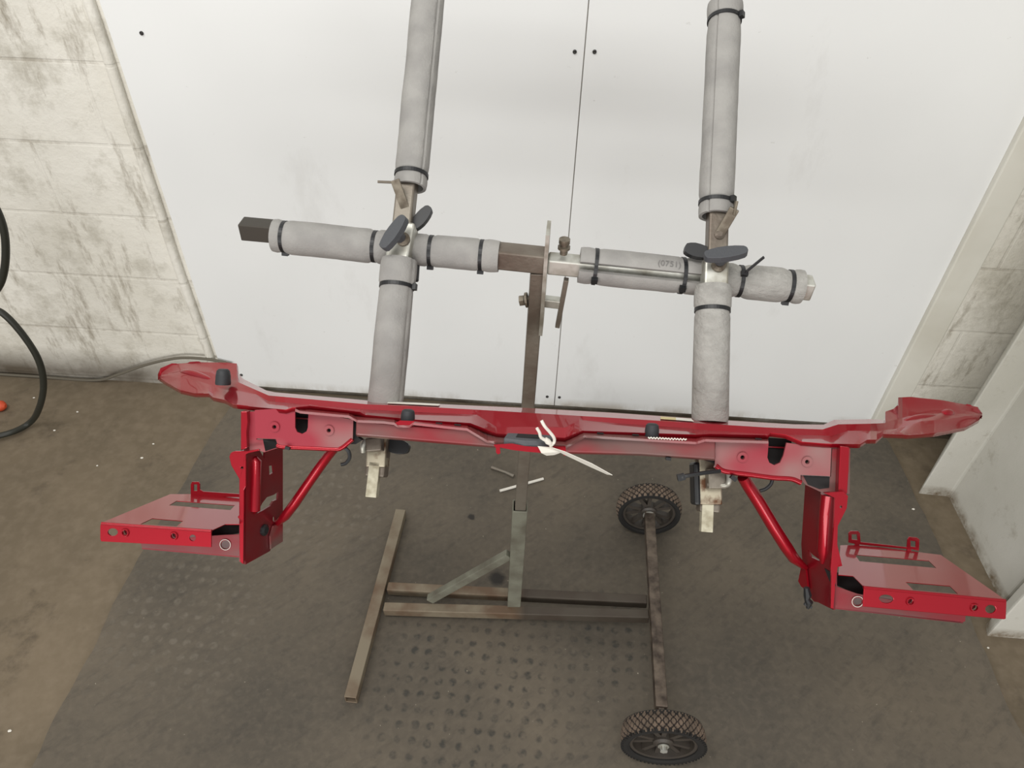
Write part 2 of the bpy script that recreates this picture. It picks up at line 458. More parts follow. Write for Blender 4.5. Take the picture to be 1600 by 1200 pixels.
# crossbar
byaw = R_(-4.5)
BA = Vector((math.cos(byaw), math.sin(byaw), 0)); BN = Vector((math.sin(byaw), -math.cos(byaw), 0))
def onb(px, py, off=0.0): return onpl(px, py, PT + BN*off, BN)
def seg(bm, x0, y0, x1, y1, wd, ht=None, off=0): return bar(bm, onb(x0, y0, off), onb(x1, y1, off), ht or wd, wd, WZ)
bm = NB(); hollow(bm, onb(434, 362), onb(379, 357), .028, .029, WZ); obj('cross_tube', bm, DKM, ST, bevel=.002)
bm = NB(); bar(bm, onb(432, 363), onb(776, 400), .027, .027, WZ); bar(bm, onb(775, 399), onb(853, 407), .034, .034, WZ); obj('cross_tube', bm, STEEL, ST, bevel=.003)
bm = NB(); bar(bm, onb(856, 411), onb(1248, 449), .028, .028, WZ); obj('sliding_cross_tube', bm, GALV, ST, bevel=.003)
bm = NB(); bar(bm, onb(1240, 447), onb(1268, 450), .031, .031, WZ); obj('tube_end_cap', bm, GALV, ST, bevel=.003)

# clamp plate seen edge-on, its bolts and T handle
pl0, pl1 = onb(857, 356), onb(846, 512)
bm = NB(); bar(bm, pl0, pl1, .006, .046, BN); obj('clamp_plate', bm, GALV, ST)
bm = NB(); q = onb(880, 402); lathe(bm, [(.006, 0), (.006, .010), (.010, .010), (.010, .014), (.006, .015), (.006, .019), (.009, .020), (.009, .027)], q + WZ*.006, WZ, BN, 14, closed=False)
obj('lock_bolt', bm, PRNG, ST, smooth=True)
bm = NB()
q0, q1 = onb(812, 470), onb(829, 468)
lathe(bm, [(.0095, 0), (.0095, .008)], q0, q1-q0, WZ, 6, closed=False)
lathe(bm, [(.013, .010), (.013, .014)], q0, q1-q0, WZ, 18, closed=False)
bar(bm, q0, q1, .008, .008, WZ); obj('hex_bolt', bm, PRNG, ST)
bm = NB(); bar(bm, onb(847, 470), onb(879, 474), .016, .016, WZ); obj('spacer_nut', bm, GALV, ST, bevel=.002)
bm = NB(); bar(bm, onb(885, 436, .004), onb(871, 510, .004), .008, .011, BN); obj('tee_handle', bm, STEEL, ST, bevel=.001)

# foam sleeves ------------------------------------------------------
def foam(p0, p1, r, rin, prof, label=None, m=FOAM, gap=None, seed=0, ref=None, seam=None, n=56, squash=1.0):
    """sleeve p0>p1; prof [(t, factor)]; gap (angle, half) leaves a slot; seam an angle with a fine groove"""
    x, y, z = frame(p1-p0, ref or BN); Ln = (p1-p0).length; K = max(24, int(Ln/.006))
    bm = NB(); outer, inner = [], []
    angs = [2*math.pi*i/n for i in range(n)] if not gap else [gap[0]+gap[1] + (2*math.pi-2*gap[1])*i/(n-1) for i in range(n)]
    for j in range(K+1):
        t = j/K; c = p0.lerp(p1, t); f = lerp(prof, t); o_, i_ = [], []
        edge = min(j, K-j); f *= (1 - .05*max(0, 1-edge/1.5))
        for a in angs:
            dx, dy = math.cos(a), math.sin(a)
            nz = noise.noise(Vector((dx*1.3+seed, dy*1.3, t*Ln*16)))*.03 + noise.noise(Vector((dx*5+seed, dy*5, t*Ln*60)))*.012
            rr = r*f*(1+nz)
            if seam is not None:
                dd = abs((a-seam+math.pi) % (2*math.pi)-math.pi); rr -= .003*max(0, 1-dd/.09)
            o_.append(bm.verts.new(c + x*(dx*rr) + y*(dy*rr*squash)))
            ri = min(rin, rr-.004); i_.append(bm.verts.new(c + x*(dx*ri) + y*(dy*ri)))
        outer.append(o_); inner.append(i_)
    m_ = n if not gap else n-1
    for j in range(K):
        for i in range(m_):
            k = (i+1) % n
            bm.faces.new((outer[j][i], outer[j][k], outer[j+1][k], outer[j+1][i]))
            bm.faces.new((inner[j][i], inner[j+1][i], inner[j+1][k], inner[j][k]))
        if gap:
            for k in (0, n-1): bm.faces.new((outer[j][k], outer[j+1][k], inner[j+1][k], inner[j][k]))
    for j in (0, K):
        for i in range(m_):
            k = (i+1) % n; bm.faces.new((outer[j][i], inner[j][i], inner[j][k], outer[j][k]))
    return obj('foam_sleeve', bm, m, ST, smooth=True, label=label)
def tie(p0, p1, t, r, ref=None, head=None, tail=None, tilt=0, wd=.0058):
    """cable tie round a sleeve; head = angle of its lock"""
    ax = (p1-p0); c = p0.lerp(p1, t); x, y, z = frame(ax, ref or BN)
    z2 = (z + x*tilt).normalized()
    bm = NB(); lathe(bm, [(r, -wd/2), (r+.0018, -wd/2), (r+.0018, wd/2), (r, wd/2)], c, z2, x, 40)
    if head is not None:
        hd = x*math.cos(head) + y*math.sin(head); tg = z.cross(hd)
        bar(bm, c + hd*(r), c + hd*(r+.007), .010, .009, tg)
        if tail:
            bar(bm, c + hd*(r+.005), c + hd*(r+.005) + tail, .0045, .0025, z)
    return obj('cable_tie', bm, BLK, ST)
def necked(ts, dip=.86, base=1.0, wd=.03):
    """profile that narrows where ties bite"""
    pr = []
    for i in range(0, 101):
        t = i/100; f = base
        for c in ts: f -= (base-dip)*math.exp(-((t-c)/wd)**2)
        pr.append((t, f))
    return pr
AR = .0276; RI = .0205
# cross bar sleeves
p0, p1 = onb(429, 368), onb(612, 388)
foam(p0, p1, AR, RI, necked([.09, .86], .86), seed=1); tie(p0, p1, .09, AR*.87, head=R_(70)); tie(p0, p1, .86, AR*.88)
p0, p1 = onb(642, 389), onb(780, 401)
foam(p0, p1, AR*.94, RI, necked([.23, .80], .88), seed=2); tie(p0, p1, .23, AR*.85, head=R_(62)); tie(p0, p1, .80, AR*.85, head=R_(62))
p0, p1 = onb(905, 414), onb(1098, 434)
foam(p0, p1, AR*1.06, RI*.90, necked([.13, .83], .93), seed=3, gap=(R_(-28), R_(15)))
tie(p0, p1, .13, AR*1.005, head=R_(12)); tie(p0, p1, .83, AR*1.005, head=R_(8), tilt=-.06)
def text(body, size, mtx, m, parent, name='printed_text', ext=.0001):
    cu = bpy.data.curves.new(name, 'FONT'); cu.body = body; cu.size = size; cu.extrude = ext; cu.align_x = 'CENTER'
    o = bpy.data.objects.new(name, cu); COL.objects.link(o); cu.materials.append(m)
    dg = bpy.context.evaluated_depsgraph_get(); me = bpy.data.meshes.new_from_object(o.evaluated_get(dg))
    bpy.data.objects.remove(o); o = bpy.data.objects.new(name, me); COL.objects.link(o)
    o.matrix_world = mtx
    if parent:
        o.parent = parent; o.matrix_parent_inverse = parent.matrix_world.inverted()
    return o
INK = mat('grey_ink', (112, 110, 108), .8)
x, y, z = frame(p1-p0, BN)
def wrapmtx(t, ang, rr):
    hd = x*math.cos(ang)+y*math.sin(ang); tx = z; ty = hd.cross(tx)
    mt = Matrix.Identity(4)
    for i in range(3): mt[i][0], mt[i][1], mt[i][2] = tx[i], ty[i], hd[i]
    mt.translation = p0.lerp(p1, t) + hd*rr; return mt
ya = math.atan2(y.dot(WZ), x.dot(WZ)) if False else 0
sgn = 1 if y.z > 0 else -1
text('(0751)', .014, wrapmtx(.70, sgn*R_(56), AR*1.09), INK, ST)
p0, p1 = onb(1131, 437), onb(1252, 448.5)
foam(p0, p1, AR*1.0, RI*.9, necked([.20, .83], .85, 1.0, .07), seed=4, m=FOAMC)
tie(p0, p1, .20, AR*.87, head=R_(60*sgn), tail=(WA*.022+WZ*.030)); tie(p0, p1, .84, AR*.87, head=R_(-70*sgn))

# arms: slope of 40 degrees ------------------------------------------
el = R_(40)
hor = Vector((BN.x, BN.y, 0))*-1
AU = (hor*math.cos(el) + WZ*math.sin(el)).normalized()     # up the arm
AN = BA.cross(AU).normalized()
if AN.z < 0: AN = -AN
A0 = PT + AN*.034
def ona(px, py, off=0.0): return onpl(px, py, A0 + AN*off, AN)
# left arm
bm = NB(); bar(bm, ona(588, 745), ona(672, -40), .030, .030, AN); obj('arm_tube', bm, STEEL, ST, bevel=.003)
bm = NB(); bar(bm, ona(622, 412), ona(634, 352), .036, .036, AN); obj('arm_clamp_block', bm, GALV, ST, bevel=.003)
p0, p1 = ona(641, 293), ona(673, -45)
foam(p0, p1, AR*.98, RI, necked([.055], .92, 1.0, .02), seed=5, ref=AN, seam=R_(50)); tie(p0, p1, .055, AR*.925, ref=AN)
p0, p1 = ona(624, 407), ona(602, 634)
foam(p0, p1, AR, RI, [(0, 1.06), (.16, 1.04), (.185, .92), (.23, .97), (1, 1.0)], seed=6, ref=AN, seam=R_(-62)); tie(p0, p1, .185, AR*.93, ref=AN, head=R_(-80))
# right arm
bm = NB(); bar(bm, ona(1106, 800), ona(1131, 20), .030, .030, AN); obj('arm_tube', bm, STEEL, ST, bevel=.003)
bm = NB(); bar(bm, ona(1115, 455), ona(1117, 405), .036, .036, AN); obj('arm_clamp_block', bm, GALV, ST, bevel=.003)
p0, p1 = ona(1118, 338), ona(1133, 8)
foam(p0, p1, AR, RI, [(0, .99), (.045, .96), (.07, .89), (.1, .97), (.85, .97), (.90, .93), (.925, .9), (.95, 1.02), (1, 1.06)], seed=7, ref=AN, seam=R_(-38))
tie(p0, p1, .06, AR*.92, ref=AN, head=R_(48)); tie(p0, p1, .922, AR*.93, ref=AN, head=R_(52))
p0, p1 = ona(1114, 448), ona(1109, 660)
foam(p0, p1, AR*.99, RI, [(0, 1.02), (.15, 1.02), (.185, .9), (.23, .98), (1, 1.0)], seed=8, ref=AN, m=FOAMC); tie(p0, p1, .18, AR*.92, ref=AN)

# wing knobs
def wing(c, dirv, nrm, ln, wd, th, m, name='wing_knob', stem=None):
    """tapered two-lobed thumb wing"""
    x = dirv.normalized(); n_ = (nrm - x*nrm.dot(x)).normalized(); y = n_.cross(x)
    bm = NB(); pr = []
    for t, q in ((-1, .28), (-.93, .62), (-.7, .82), (-.3, 1), (.1, 1), (.5, .9), (.85, .68), (.97, .4), (1, .2)): pr.append((t*ln/2, q*wd/2))
    loop = [c + x*a + y*b for a, b in pr] + [c + x*a - y*b for a, b in reversed(pr)]
    prism(bm, [[p - n_*th/2 for p in loop]], n_*th)
    if stem is not None:
        lathe(bm, [(.010, 0), (.0085, stem.length)], c, stem, x, 16, closed=False)
    return obj(name, bm, m, ST, bevel=.003)
k0 = ona(616, 364, .045); k1 = ona(600, 386, .045); k2 = ona(630, 342, .045)
wing(k0, k2-k1, AN*.9 + BA*-.5, .060, .024, .011, GBLK, stem=(ona(629, 374, .016)-k0))
k = ona(659, 341, -.005); wing(k, ona(668, 330, -.005)-ona(650, 352, -.005), AN, .044, .020, .012, BLK)
bm = NB(); bar(bm, ona(651, 410, -.03), ona(649, 440, -.03), .010, .012, AN); obj('wing_knob', bm, BLK, ST, bevel=.003)
k0 = ona(1134, 397, .045)
wing(k0, ona(1168, 393, .045)-ona(1101, 402, .045), AN + AU*.55, .064, .023, .011, GBLK, stem=(ona(1121, 412, .016)-k0))
k = ona(1089, 393, .0); wing(k, ona(1103, 396, .0)-ona(1074, 389, .0), AN, .040, .022, .014, BLK)
# prongs sticking out of the arms
bm = NB(); bar(bm, ona(634, 328, .010), ona(617, 281, .036), .014, .007, AN); obj('support_prong', bm, PRNG, ST, bevel=.001)
bm = NB(); tube(bm, [ona(617, 285, .03), ona(590, 284, .034)], .0022, 8); obj('thin_rod', bm, STEEL, ST)
bm = NB(); bar(bm, ona(1123, 368, .010), ona(1148, 326, .034), .015, .012, AN); bar(bm, ona(1146, 336, .032), ona(1151, 314, .040), .004, .012, AN); obj('support_prong', bm, PRNG, ST, bevel=.001)
bm = NB(); lathe(bm, [(.008, -.003), (.008, .003), (.004, .005)], ona(1124, 367, .014), AN, AU, 12, closed=False); obj('rod_boss', bm, STEEL, ST)
bm = NB(); lathe(bm, [(.011, -.004), (.011, .003), (.006, .006)], ona(1123, 414, .02), AN, AU, 16, closed=False); obj('weld_bead', bm, PRNG, ST)
bm = NB(); lathe(bm, [(.011, -.004), (.011, .003), (.006, .006)], ona(630, 374, .02), AN, AU, 16, closed=False); obj('weld_bead', bm, PRNG, ST)
# arm ends below the red panel
bm = NB(); bar(bm, ona(594, 650, .004), ona(590, 730, .004), .029, .032, AN); obj('arm_end_sleeve', bm, RUST, ST, bevel=.002)
bm = NB(); hollow(bm, ona(587, 722, .012), ona(581, 777, .012), .0165, .016, AN); obj('hook_tongue', bm, PALE, ST, bevel=.001)
bm = NB(); bar(bm, ona(574, 696, .03), ona(598, 694, .03), .020, .024, AN); obj('hook_block', bm, STEEL, ST, bevel=.002)
bm = NB(); tube(bm, smooth_path([ona(571, 688, .035), ona(567, 697, .038), ona(567, 706, .034)]), .0045, 10); obj('hook_pin', bm, GALV, ST, smooth=True)
k = ona(622, 698, -.004); wing(k, ona(634, 700, -.004)-ona(610, 696, -.004), AN, .036, .022, .014, BLK)
bm = NB(); bar(bm, ona(1104, 670, .004), ona(1107, 788, .004), .032, .036, AN); obj('arm_end_sleeve', bm, RUST, ST, bevel=.002)
bm = NB(); hollow(bm, ona(1105, 780, .010), ona(1103, 831, .010), .017, .016, AN); obj('hook_tongue', bm, PALE, ST, bevel=.001)
bm = NB(); bar(bm, ona(1104, 748, .03), ona(1132, 748, .03), .028, .024, AN); obj('hook_block', bm, STEEL, ST, bevel=.002)
bm = NB(); bar(bm, ona(1085, 722, .006), ona(1087, 789, .006), .010, .034, AN); obj('wing_knob', bm, BLK, ST, bevel=.004)
bm = NB(); tube(bm, smooth_path([ona(1139, 739, .045), ona(1139, 752, .045), ona(1133, 758, .04), ona(1106, 757, .034)]), .0042, 10); obj('hook_pin', bm, GALV, ST, smooth=True)

# wheels ---------------------------------------------------------------
def wheel(c, ax, r, wd, label, facing):
    """ax = axle direction pointing to the viewer side"""
    root = NB(); nseg = 432; NR = 19
    def groove(a, j):
        if not 1 <= j <= NR-2: return False
        s_ = a*36/(2*math.pi); u_ = (j-NR/2)*.145
        p, q = (s_+u_) % 1.0, (s_-u_) % 1.0
        return min(p, q, 1-p, 1-q) < .115
    h = wd/2; prof = [(r*.79, -h*.8), (r*.93, -h)]
    for j in range(NR):
        t = -1+2*j/(NR-1); prof.append((r*(1-.06*t*t), h*t*.98))
    prof += [(r*.93, h), (r*.79, h*.8)]
    lathe(root, prof, c, ax, WZ, nseg, fn=lambda a, j: -.0024 if groove(a, j-2) else 0)
    ty = obj('tyre', root, TYRE, ST, label=label)
    ty.data.materials.append(TYRG)
    for p in ty.data.polygons:
        d_ = p.center - c; hh = d_.dot(ax.normalized()); rad = (d_ - ax.normalized()*hh).length
        if abs(hh) < h*.97 and rad < r*(1-.06*(hh/h)**2) - .0013: p.material_index = 1
    bm = NB()
    for sg in (-1, 1):
        lathe(bm, [(r*.73, sg*h*.70), (r*.73, sg*h*.86), (r*.80, sg*(h+.0005)), (r*.93, sg*(h+.0012)), (r*.955, sg*(h*.9+.001))], c, ax, WZ, 96, closed=False) if False else \
        lathe(bm, [(r*.79, sg*h*.55), (r*.79, sg*h*.9), (r*.85, sg*(h+.001)), (r*.94, sg*(h+.0008)), (r*.94, sg*h*.55)], c, ax, WZ, 96)
    if facing:
        x, y, z = frame(ax, WZ)
        for i in range(60):
            a = 2*math.pi*i/60; d = x*math.cos(a)+y*math.sin(a)
            bar(bm, c + z*(h-.001) + d*(r*.93), c + z*(h-.001) + d*(r*1.0), .0035, .004, z)
    obj('sidewall', bm, TYRS, ty)
    # rim: ring, hub, five split spokes
    bm = NB(); lathe(bm, [(r*.72, -h*.7), (r*.79, -h*.75), (r*.79, h*.75), (r*.72, h*.7)], c, ax, WZ, 72)
    x, y, z = frame(ax, WZ)
    lathe(bm, [(r*.24, -h*.55), (r*.24, h*.55), (r*.17, h*.75)], c, ax, WZ, 24, closed=False)
    for i in range(5):
        a = 2*math.pi*(i+.25)/5
        for da in (-.16, .16):
            d0 = x*math.cos(a+da*.6)+y*math.sin(a+da*.6); d1 = x*math.cos(a+da*1.6)+y*math.sin(a+da*1.6)
            bar(bm, c + d0*(r*.15), c + d1*(r*.75), r*.11, h*.7, z)
    bmesh.ops.remove_doubles(bm, verts=bm.verts[:], dist=1e-6)
    obj('rim', bm, RIM, ST)
    bm = NB()
    for i in range(40):
        a = 2*math.pi*i/40
    return root
ax1 = (a1-a0).normalized(); ax1 = Vector((ax1.x, ax1.y, 0)).normalized()
WR = .0915
near = a1 + ax1*.062; near.z = WR + .0005
far = a0 - ax1*.016; far.z = WR + .0005
wheel(near, ax1, WR, .044, 'near tyre with dusty diamond tread', True)
wheel(far, ax1, WR, .044, 'far tyre with dusty diamond tread', False)
bm = NB(); bar(bm, a1, near + ax1*.028, .012, .012, WZ); obj('axle_stub', bm, STEEL, ST)
bm = NB(); lathe(bm, [(.012, .0), (.012, .002)], near + ax1*.018, ax1, WZ, 20, closed=False)
lathe(bm, [(.0085, .002), (.0085, .012)], near + ax1*.018, ax1, WZ, 6, closed=False); obj('axle_nut', bm, GALV, ST)
bm = NB(); lathe(bm, [(.0135, 0), (.017, 0), (.017, .003), (.0135, .003)], a0 + ax1*.004, ax1, WZ, 24); obj('axle_washer', bm, GALV, ST)

# ------------------------------------------------------------------ red front panel
eu = R_(54)
PA = WA.copy(); hb = -WN
PU = (hb*math.cos(eu) + WZ*math.sin(eu)).normalized()      # up the panel
PD = PA.cross(PU).normalized()
if PD.y < 0: PD = -PD                                        # away from the viewer
OP = ona(845, 700, .085)
def pd(px, py, d=0.0): return onpl(px, py, OP + PD*d, PD)
RP = thing('car_front_panel', 'red car slam panel with two headlight shelves, resting on the foam arms of the stand', 'car part', OP)
def plate(name, loops, d, m, th=.003, parent=None, label=None, bev=0):
    """flat sheet metal at depth d; loops in photo coordinates"""
    bm = NB(); prism(bm, [[pd(x, y, d) for x, y in l] for l in loops], PD*th)
    return obj(name, bm, m, parent or RP, label=label, bevel=bev)
def pplate(name, loops, P, n, m, th=.003, label=None, parent=None):
    bm = NB(); prism(bm, [[onpl(x, y, P, n) for x, y in l] for l in loops], n*th)
    return obj(name, bm, m, parent or RP, label=label)

# top rail : lofted stations
TA = [(248, 585), (252, 576), (269, 569), (307, 566), (355, 566.5), (370, 568), (372, 573), (374, 585), (380, 592), (402, 603), (416, 610), (430, 613), (577, 626), (700, 632), (825, 637.5), (960, 645), (1087, 654), (1240, 663), (1287, 663.5), (1303, 656),
      (1360, 655), (1382, 656), (1383.5, 643), (1396, 639), (1402.5, 633), (1403.5, 621), (1424, 620), (1472, 625), (1528, 636), (1534, 645)]
TB = [(248, 587), (257, 584), (290, 578), (330, 582), (352, 592), (372, 597), (397, 608), (420, 618), (577, 632), (635, 634), (760, 641), (825, 645), (960, 653), (1087, 661), (1200, 668), (1285, 671), (1310, 663),
      (1360, 662), (1384, 661), (1420, 650), (1465, 646), (1500, 641), (1534, 646.5)]
TC = [(248, 589), (257, 590), (290, 590), (330, 602), (352, 609), (375, 611), (400, 616), (420, 627), (577, 640), (635, 643), (745, 648), (776, 667), (883, 668), (905, 656), (960, 661), (1075, 669), (1087, 671), (1200, 678), (1300, 681), (1325, 673),
      (1370, 673), (1400, 670), (1440, 658), (1480, 655), (1510, 650), (1534, 648)]
TD = [(248, 590), (257, 596), (282, 610), (304, 615), (326, 615), (333, 621), (352, 625), (364, 632), (400, 636), (447, 640), (456, 637), (484, 634), (562, 643.5), (571, 648), (648, 655.5), (735, 661), (776, 677), (800, 679), (882, 684), (910, 673), (1000, 676), (1087, 679), (1110, 678), (1200, 680), (1204, 676), (1228, 679), (1253, 690), (1290, 693),
      (1344, 694), (1355, 687), (1370, 687), (1380, 678), (1410, 679), (1418, 680), (1460, 677), (1508, 668), (1530, 656), (1534, 649)]
def dback(x):
    return lerp([(248, .24), (330, .20), (372, .17), (430, .10), (1290, .10), (1360, .12), (1410, .20), (1534, .25)], x)
def dfront(x):
    return lerp([(248, .235), (282, .15), (330, .09), (370, .03), (440, .0), (1300, .0), (1360, .03), (1460, .12), (1520, .21), (1534, .245)], x)
def rail_pt(x, v):
    """v 0 back .. 3 front"""
    rows = [lerp(TA, x), lerp(TB, x), lerp(TC, x), lerp(TD, x)]
    wing_ = max(0, min(1, (400-x)/60)) if x < 800 else max(0, min(1, (x-1370)/50))
    d0, d3 = dback(x), dfront(x)
    ds = [d0, d3+(d0-d3)*.52, d3+(d0-d3)*.44, d3]
    if 740 < x < 910:
        k = min(1, (x-740)/36, (910-x)/26); ds[2] += (.016-ds[2])*k
    ws = [d0, d3+(d0-d3)*.68, d3+(d0-d3)*.36, d3]
    ds = [a*(1-wing_)+b*wing_ for a, b in zip(ds, ws)]
    i = min(2, int(v)); t = v-i
    y = rows[i]*(1-t)+rows[i+1]*t; d = ds[i]*(1-t)+ds[i+1]*t
    if wing_ > 0 and 0 < v < 3:
        nz = noise.noise(Vector((x*.022, v*1.1, 3.1)))
        d += wing_*.007*nz
    return pd(x, y, d)
xs = set()
for T in (TA, TB, TC, TD): xs.update(x for x, _ in T)
x = 248
while x < 1534: xs.add(x); x += 7
xs = sorted(xs)
vs = [0, .03, .33, .66, .93, 1, 1.07, 1.5, 1.93, 2, 2.07, 2.35, 2.7, 2.97, 3]
bm = NB(); gridv = [[bm.verts.new(rail_pt(x, v)) for v in vs] for x in xs]
for a, b in zip(gridv, gridv[1:]):
    for i in range(len(vs)-1): bm.faces.new((a[i], b[i], b[i+1], a[i+1]))
# turned-down lips along the front and back edge
for idx, dr in ((-1, PU*-.006 + PD*.002), (0, PU*-.010)):
    lip = [bm.verts.new(r[idx].co + dr) for r in gridv]
    for i in range(len(xs)-1): bm.faces.new((gridv[i][idx], lip[i], lip[i+1], gridv[i+1][idx]))
o = obj('top_rail', bm, RED, RP)
for p in o.data.polygons: p.use_smooth = True
o.data.set_sharp_from_angle(angle=R_(16))
sm = o.modifiers.new('solid', 'SOLIDIFY'); sm.thickness = .0016; sm.offset = -1
for pts_, rr_ in ((((283, .95), (296, 1.1), (312, 1.25), (330, 1.45)), .006), (((1412, 1.35), (1428, 1.25), (1446, 1.2), (1462, 1.15)), .007), (((1472, 1.0), (1480, .95), (1488, .95)), .008)):
    bm = NB(); q_ = smooth_path([rail_pt(x_, v_) - PU*(rr_*.45) for x_, v_ in pts_], 5)
    n_ = len(q_); tube(bm, q_, [rr_*(.35+.65*math.sin(math.pi*min(1, max(0, i_/(n_-1))))**.5) for i_ in range(n_)], 16); obj('pressed_rib', bm, RED, RP, smooth=True)
# second layer: flange in front of and below the rail
TE = [(462, 640), (470, 643), (545, 650), (559, 657), (600, 659), (616, 661), (622, 665), (640, 665), (646, 661), (700, 667), (730, 670), (762, 689), (800, 692), (885, 697), (913, 681), (1000, 686), (1087, 691), (1101, 687), (1200, 690)]
TF = [(462, 638), (484, 634), (562, 643), (735, 659), (776, 672), (882, 680), (910, 670), (1000, 673), (1087, 676), (1200, 683)]
xs2 = sorted(set([x for x, _ in TE]+[x for x, _ in TF]+[470+i*10 for i in range(73)]))
bm = NB(); rows = []
for x in xs2:
    rows.append([bm.verts.new(pd(x, lerp(TF, x), .034)), bm.verts.new(pd(x, lerp(TE, x), -.012)), bm.verts.new(pd(x, lerp(TE, x)+2.0, -.011))])
for a, b in zip(rows, rows[1:]):
    for i in range(2): bm.faces.new((a[i], b[i], b[i+1], a[i+1]))
o = obj('lower_flange', bm, REDG, RP, label='narrow lower flange with dull pinkish red paint')
sm = o.modifiers.new('solid', 'SOLIDIFY'); sm.thickness = .0016; sm.offset = 1
# small flange slots
for px, py in ((686, 661.5), (715, 664), (938, 677), (993, 679.5), (1185, 686)):
    bm = NB(); tube(bm, [pd(px-5, py-.3, -.003), pd(px+5, py+.5, -.003)], .0012, 8); obj('flange_slot', bm, VOID, RP)
# cross member box
bm = NB(); xs3 = [556, 640, 730, 762, 800, 885, 913, 1000, 1060, 1118]
BL = [(556, 682), (730, 696.5), (885, 709), (1000, 712), (1118, 720)]
rr = []
for x in xs3:
    yt = lerp(TE, x)+.5; yb = lerp(BL, x)
    rr.append([bm.verts.new(pd(x, yt, -.004)), bm.verts.new(pd(x, (yt+yb)/2, -.004)), bm.verts.new(pd(x, yb-2.5, -.004)), bm.verts.new(pd(x, yb, .004)), bm.verts.new(pd(x, yb, .004)+PD*.03), bm.verts.new(pd(x, yt, -.004)+PD*.036)])
for a, b in zip(rr, rr[1:]):
    for i in range(6): bm.faces.new((a[i], b[i], b[(i+1) % 6], a[(i+1) % 6]))
bm.faces.new(rr[0]); bm.faces.new(rr[-1][::-1])
obj('cross_member', bm, REDG, RP, bevel=.002, label='hollow cross member with grey primer showing through thin red')
# dark plates put in as shade where the cross member meets the corner plates
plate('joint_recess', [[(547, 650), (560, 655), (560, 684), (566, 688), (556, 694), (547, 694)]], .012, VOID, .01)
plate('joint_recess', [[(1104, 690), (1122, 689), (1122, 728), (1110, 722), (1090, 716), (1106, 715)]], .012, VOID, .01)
# latch nose on the cross member
plate('latch_bracket', [[(771, 695), (800, 693), (820, 697), (845, 699), (860, 698), (884, 698), (884, 712), (881, 712), (879, 704), (850, 708), (825, 706), (800, 703), (781, 699), (782, 708), (778, 710), (775, 707), (775, 700)]], -.020, RED, .006)
# latch cover, black
bm = NB(); q = [pd(787, 684.5, -.016), pd(793, 676, .004), pd(869, 680, .004), pd(858, 689.5, -.016), pd(820, 688.5, -.019)]
prism(bm, [q], PU*-.011)
lc = obj('latch_cover', bm, GBLK, RP, bevel=.0015)
bm = NB(); q = [pd(806, 684, -.011), pd(809, 678.5, -.001), pd(846, 680.5, -.001), pd(842, 685.5, -.011)]
prism(bm, [[p+PU*.0004 for p in q]], PU*.0006); obj('latch_slot', bm, VOID, lc)
# corner plates with slots
bb = [(398, 641), (428, 639), (461, 640), (461, 668), (464, 675), (472, 678), (479, 674), (481, 668), (482, 643), (552, 656), (551, 686), (533, 702), (520, 702), (442, 698), (433, 693), (431, 686), (399, 685)]
hole = lambda px, py, r: oval(px, py, r, r, 14)
cpl = plate('corner_plate', [bb, hole(429, 667, 2.6), hole(514, 672.5, 2.8)], .004, PRIM, .003, label='left corner plate, grey primer and pinkish red with a rounded slot')
bb = [(1118, 690), (1201, 691), (1199, 715), (1202, 723), (1210, 727), (1219, 723), (1224, 712), (1229, 692), (1299, 700), (1297, 744), (1251, 742), (1251, 756), (1235, 749), (1205, 747), (1132, 736), (1117, 727)]
cpr = plate('corner_plate', [bb, hole(1160, 714.5, 3), hole(1261, 721.5, 3)], .004, PRIM, .003, label='right corner plate, grey primer and pinkish red with a rounded slot')
for px, py, pr in ((429, 667, cpl), (514, 672.5, cpl), (1160, 714.5, cpr), (1261, 721.5, cpr)):
    c = pd(px, py, .003); bm = NB(); lathe(bm, [(.0032, -.002), (.0055, -.002), (.0072, 0.001), (.0032, .001)], c, -PD*1, PU, 20); obj('rivet_ring', bm, PRIM, pr, smooth=True)
    bm = NB(); lathe(bm, [(.0036, 0), (.0036, .012)], c + PD*.006, PD, PU, 14, closed=False); obj('rivet_nut', bm, VOID, pr)
for (x0, y0, x1, y1, pr) in ((461, 645, 482, 676, cpl), (1199, 690, 1229, 726, cpr)):
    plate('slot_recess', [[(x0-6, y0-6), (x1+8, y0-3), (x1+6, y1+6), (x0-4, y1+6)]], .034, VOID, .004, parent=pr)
    plate('slot_rib', [[(x0-3, y0+7), (x1+3, y0+9), (x1+3, y0+11), (x0-3, y0+9)]], .030, REDG, .003, parent=pr)
# rolled lower edge of the corner plates
bm = NB(); tube(bm, smooth_path([pd(433, 695, .006), pd(442, 698, .006), pd(485, 700, .006), pd(520, 701.5, .006), pd(533, 700, .006), pd(551, 686, .006)], 5), .0035, 10); obj('rolled_edge', bm, RED, cpl, smooth=True)
bm = NB(); tube(bm, smooth_path([pd(1118, 727, .006), pd(1132, 736, .006), pd(1170, 741, .006), pd(1207, 746, .006), pd(1236, 748, .006), pd(1251, 754, .006)], 5), .0040, 10); obj('rolled_edge', bm, RED, cpr, smooth=True)

# struts
def strut(pts, r, d0, d1):
    bm = NB(); n = len(pts)
    tube(bm, [pd(x, y, d0+(d1-d0)*i/(n-1)) for i, (x, y) in enumerate(pts)], r, 18)
    return obj('diagonal_strut', bm, RED, RP, smooth=True)
strut([(523, 700), (514, 710), (498, 732), (480, 758), (461, 786), (446, 806), (434, 817), (428, 822)], [.0068, .0072, .0072, .0072, .0076, .0074, .005, .0035], .022, .075)
strut([(1161, 745), (1168, 757), (1186, 785), (1208, 822), (1228, 854), (1240, 872), (1252, 882), (1259, 887)], [.0085, .009, .0092, .0092, .0092, .0082, .0055, .004], .022, .060)

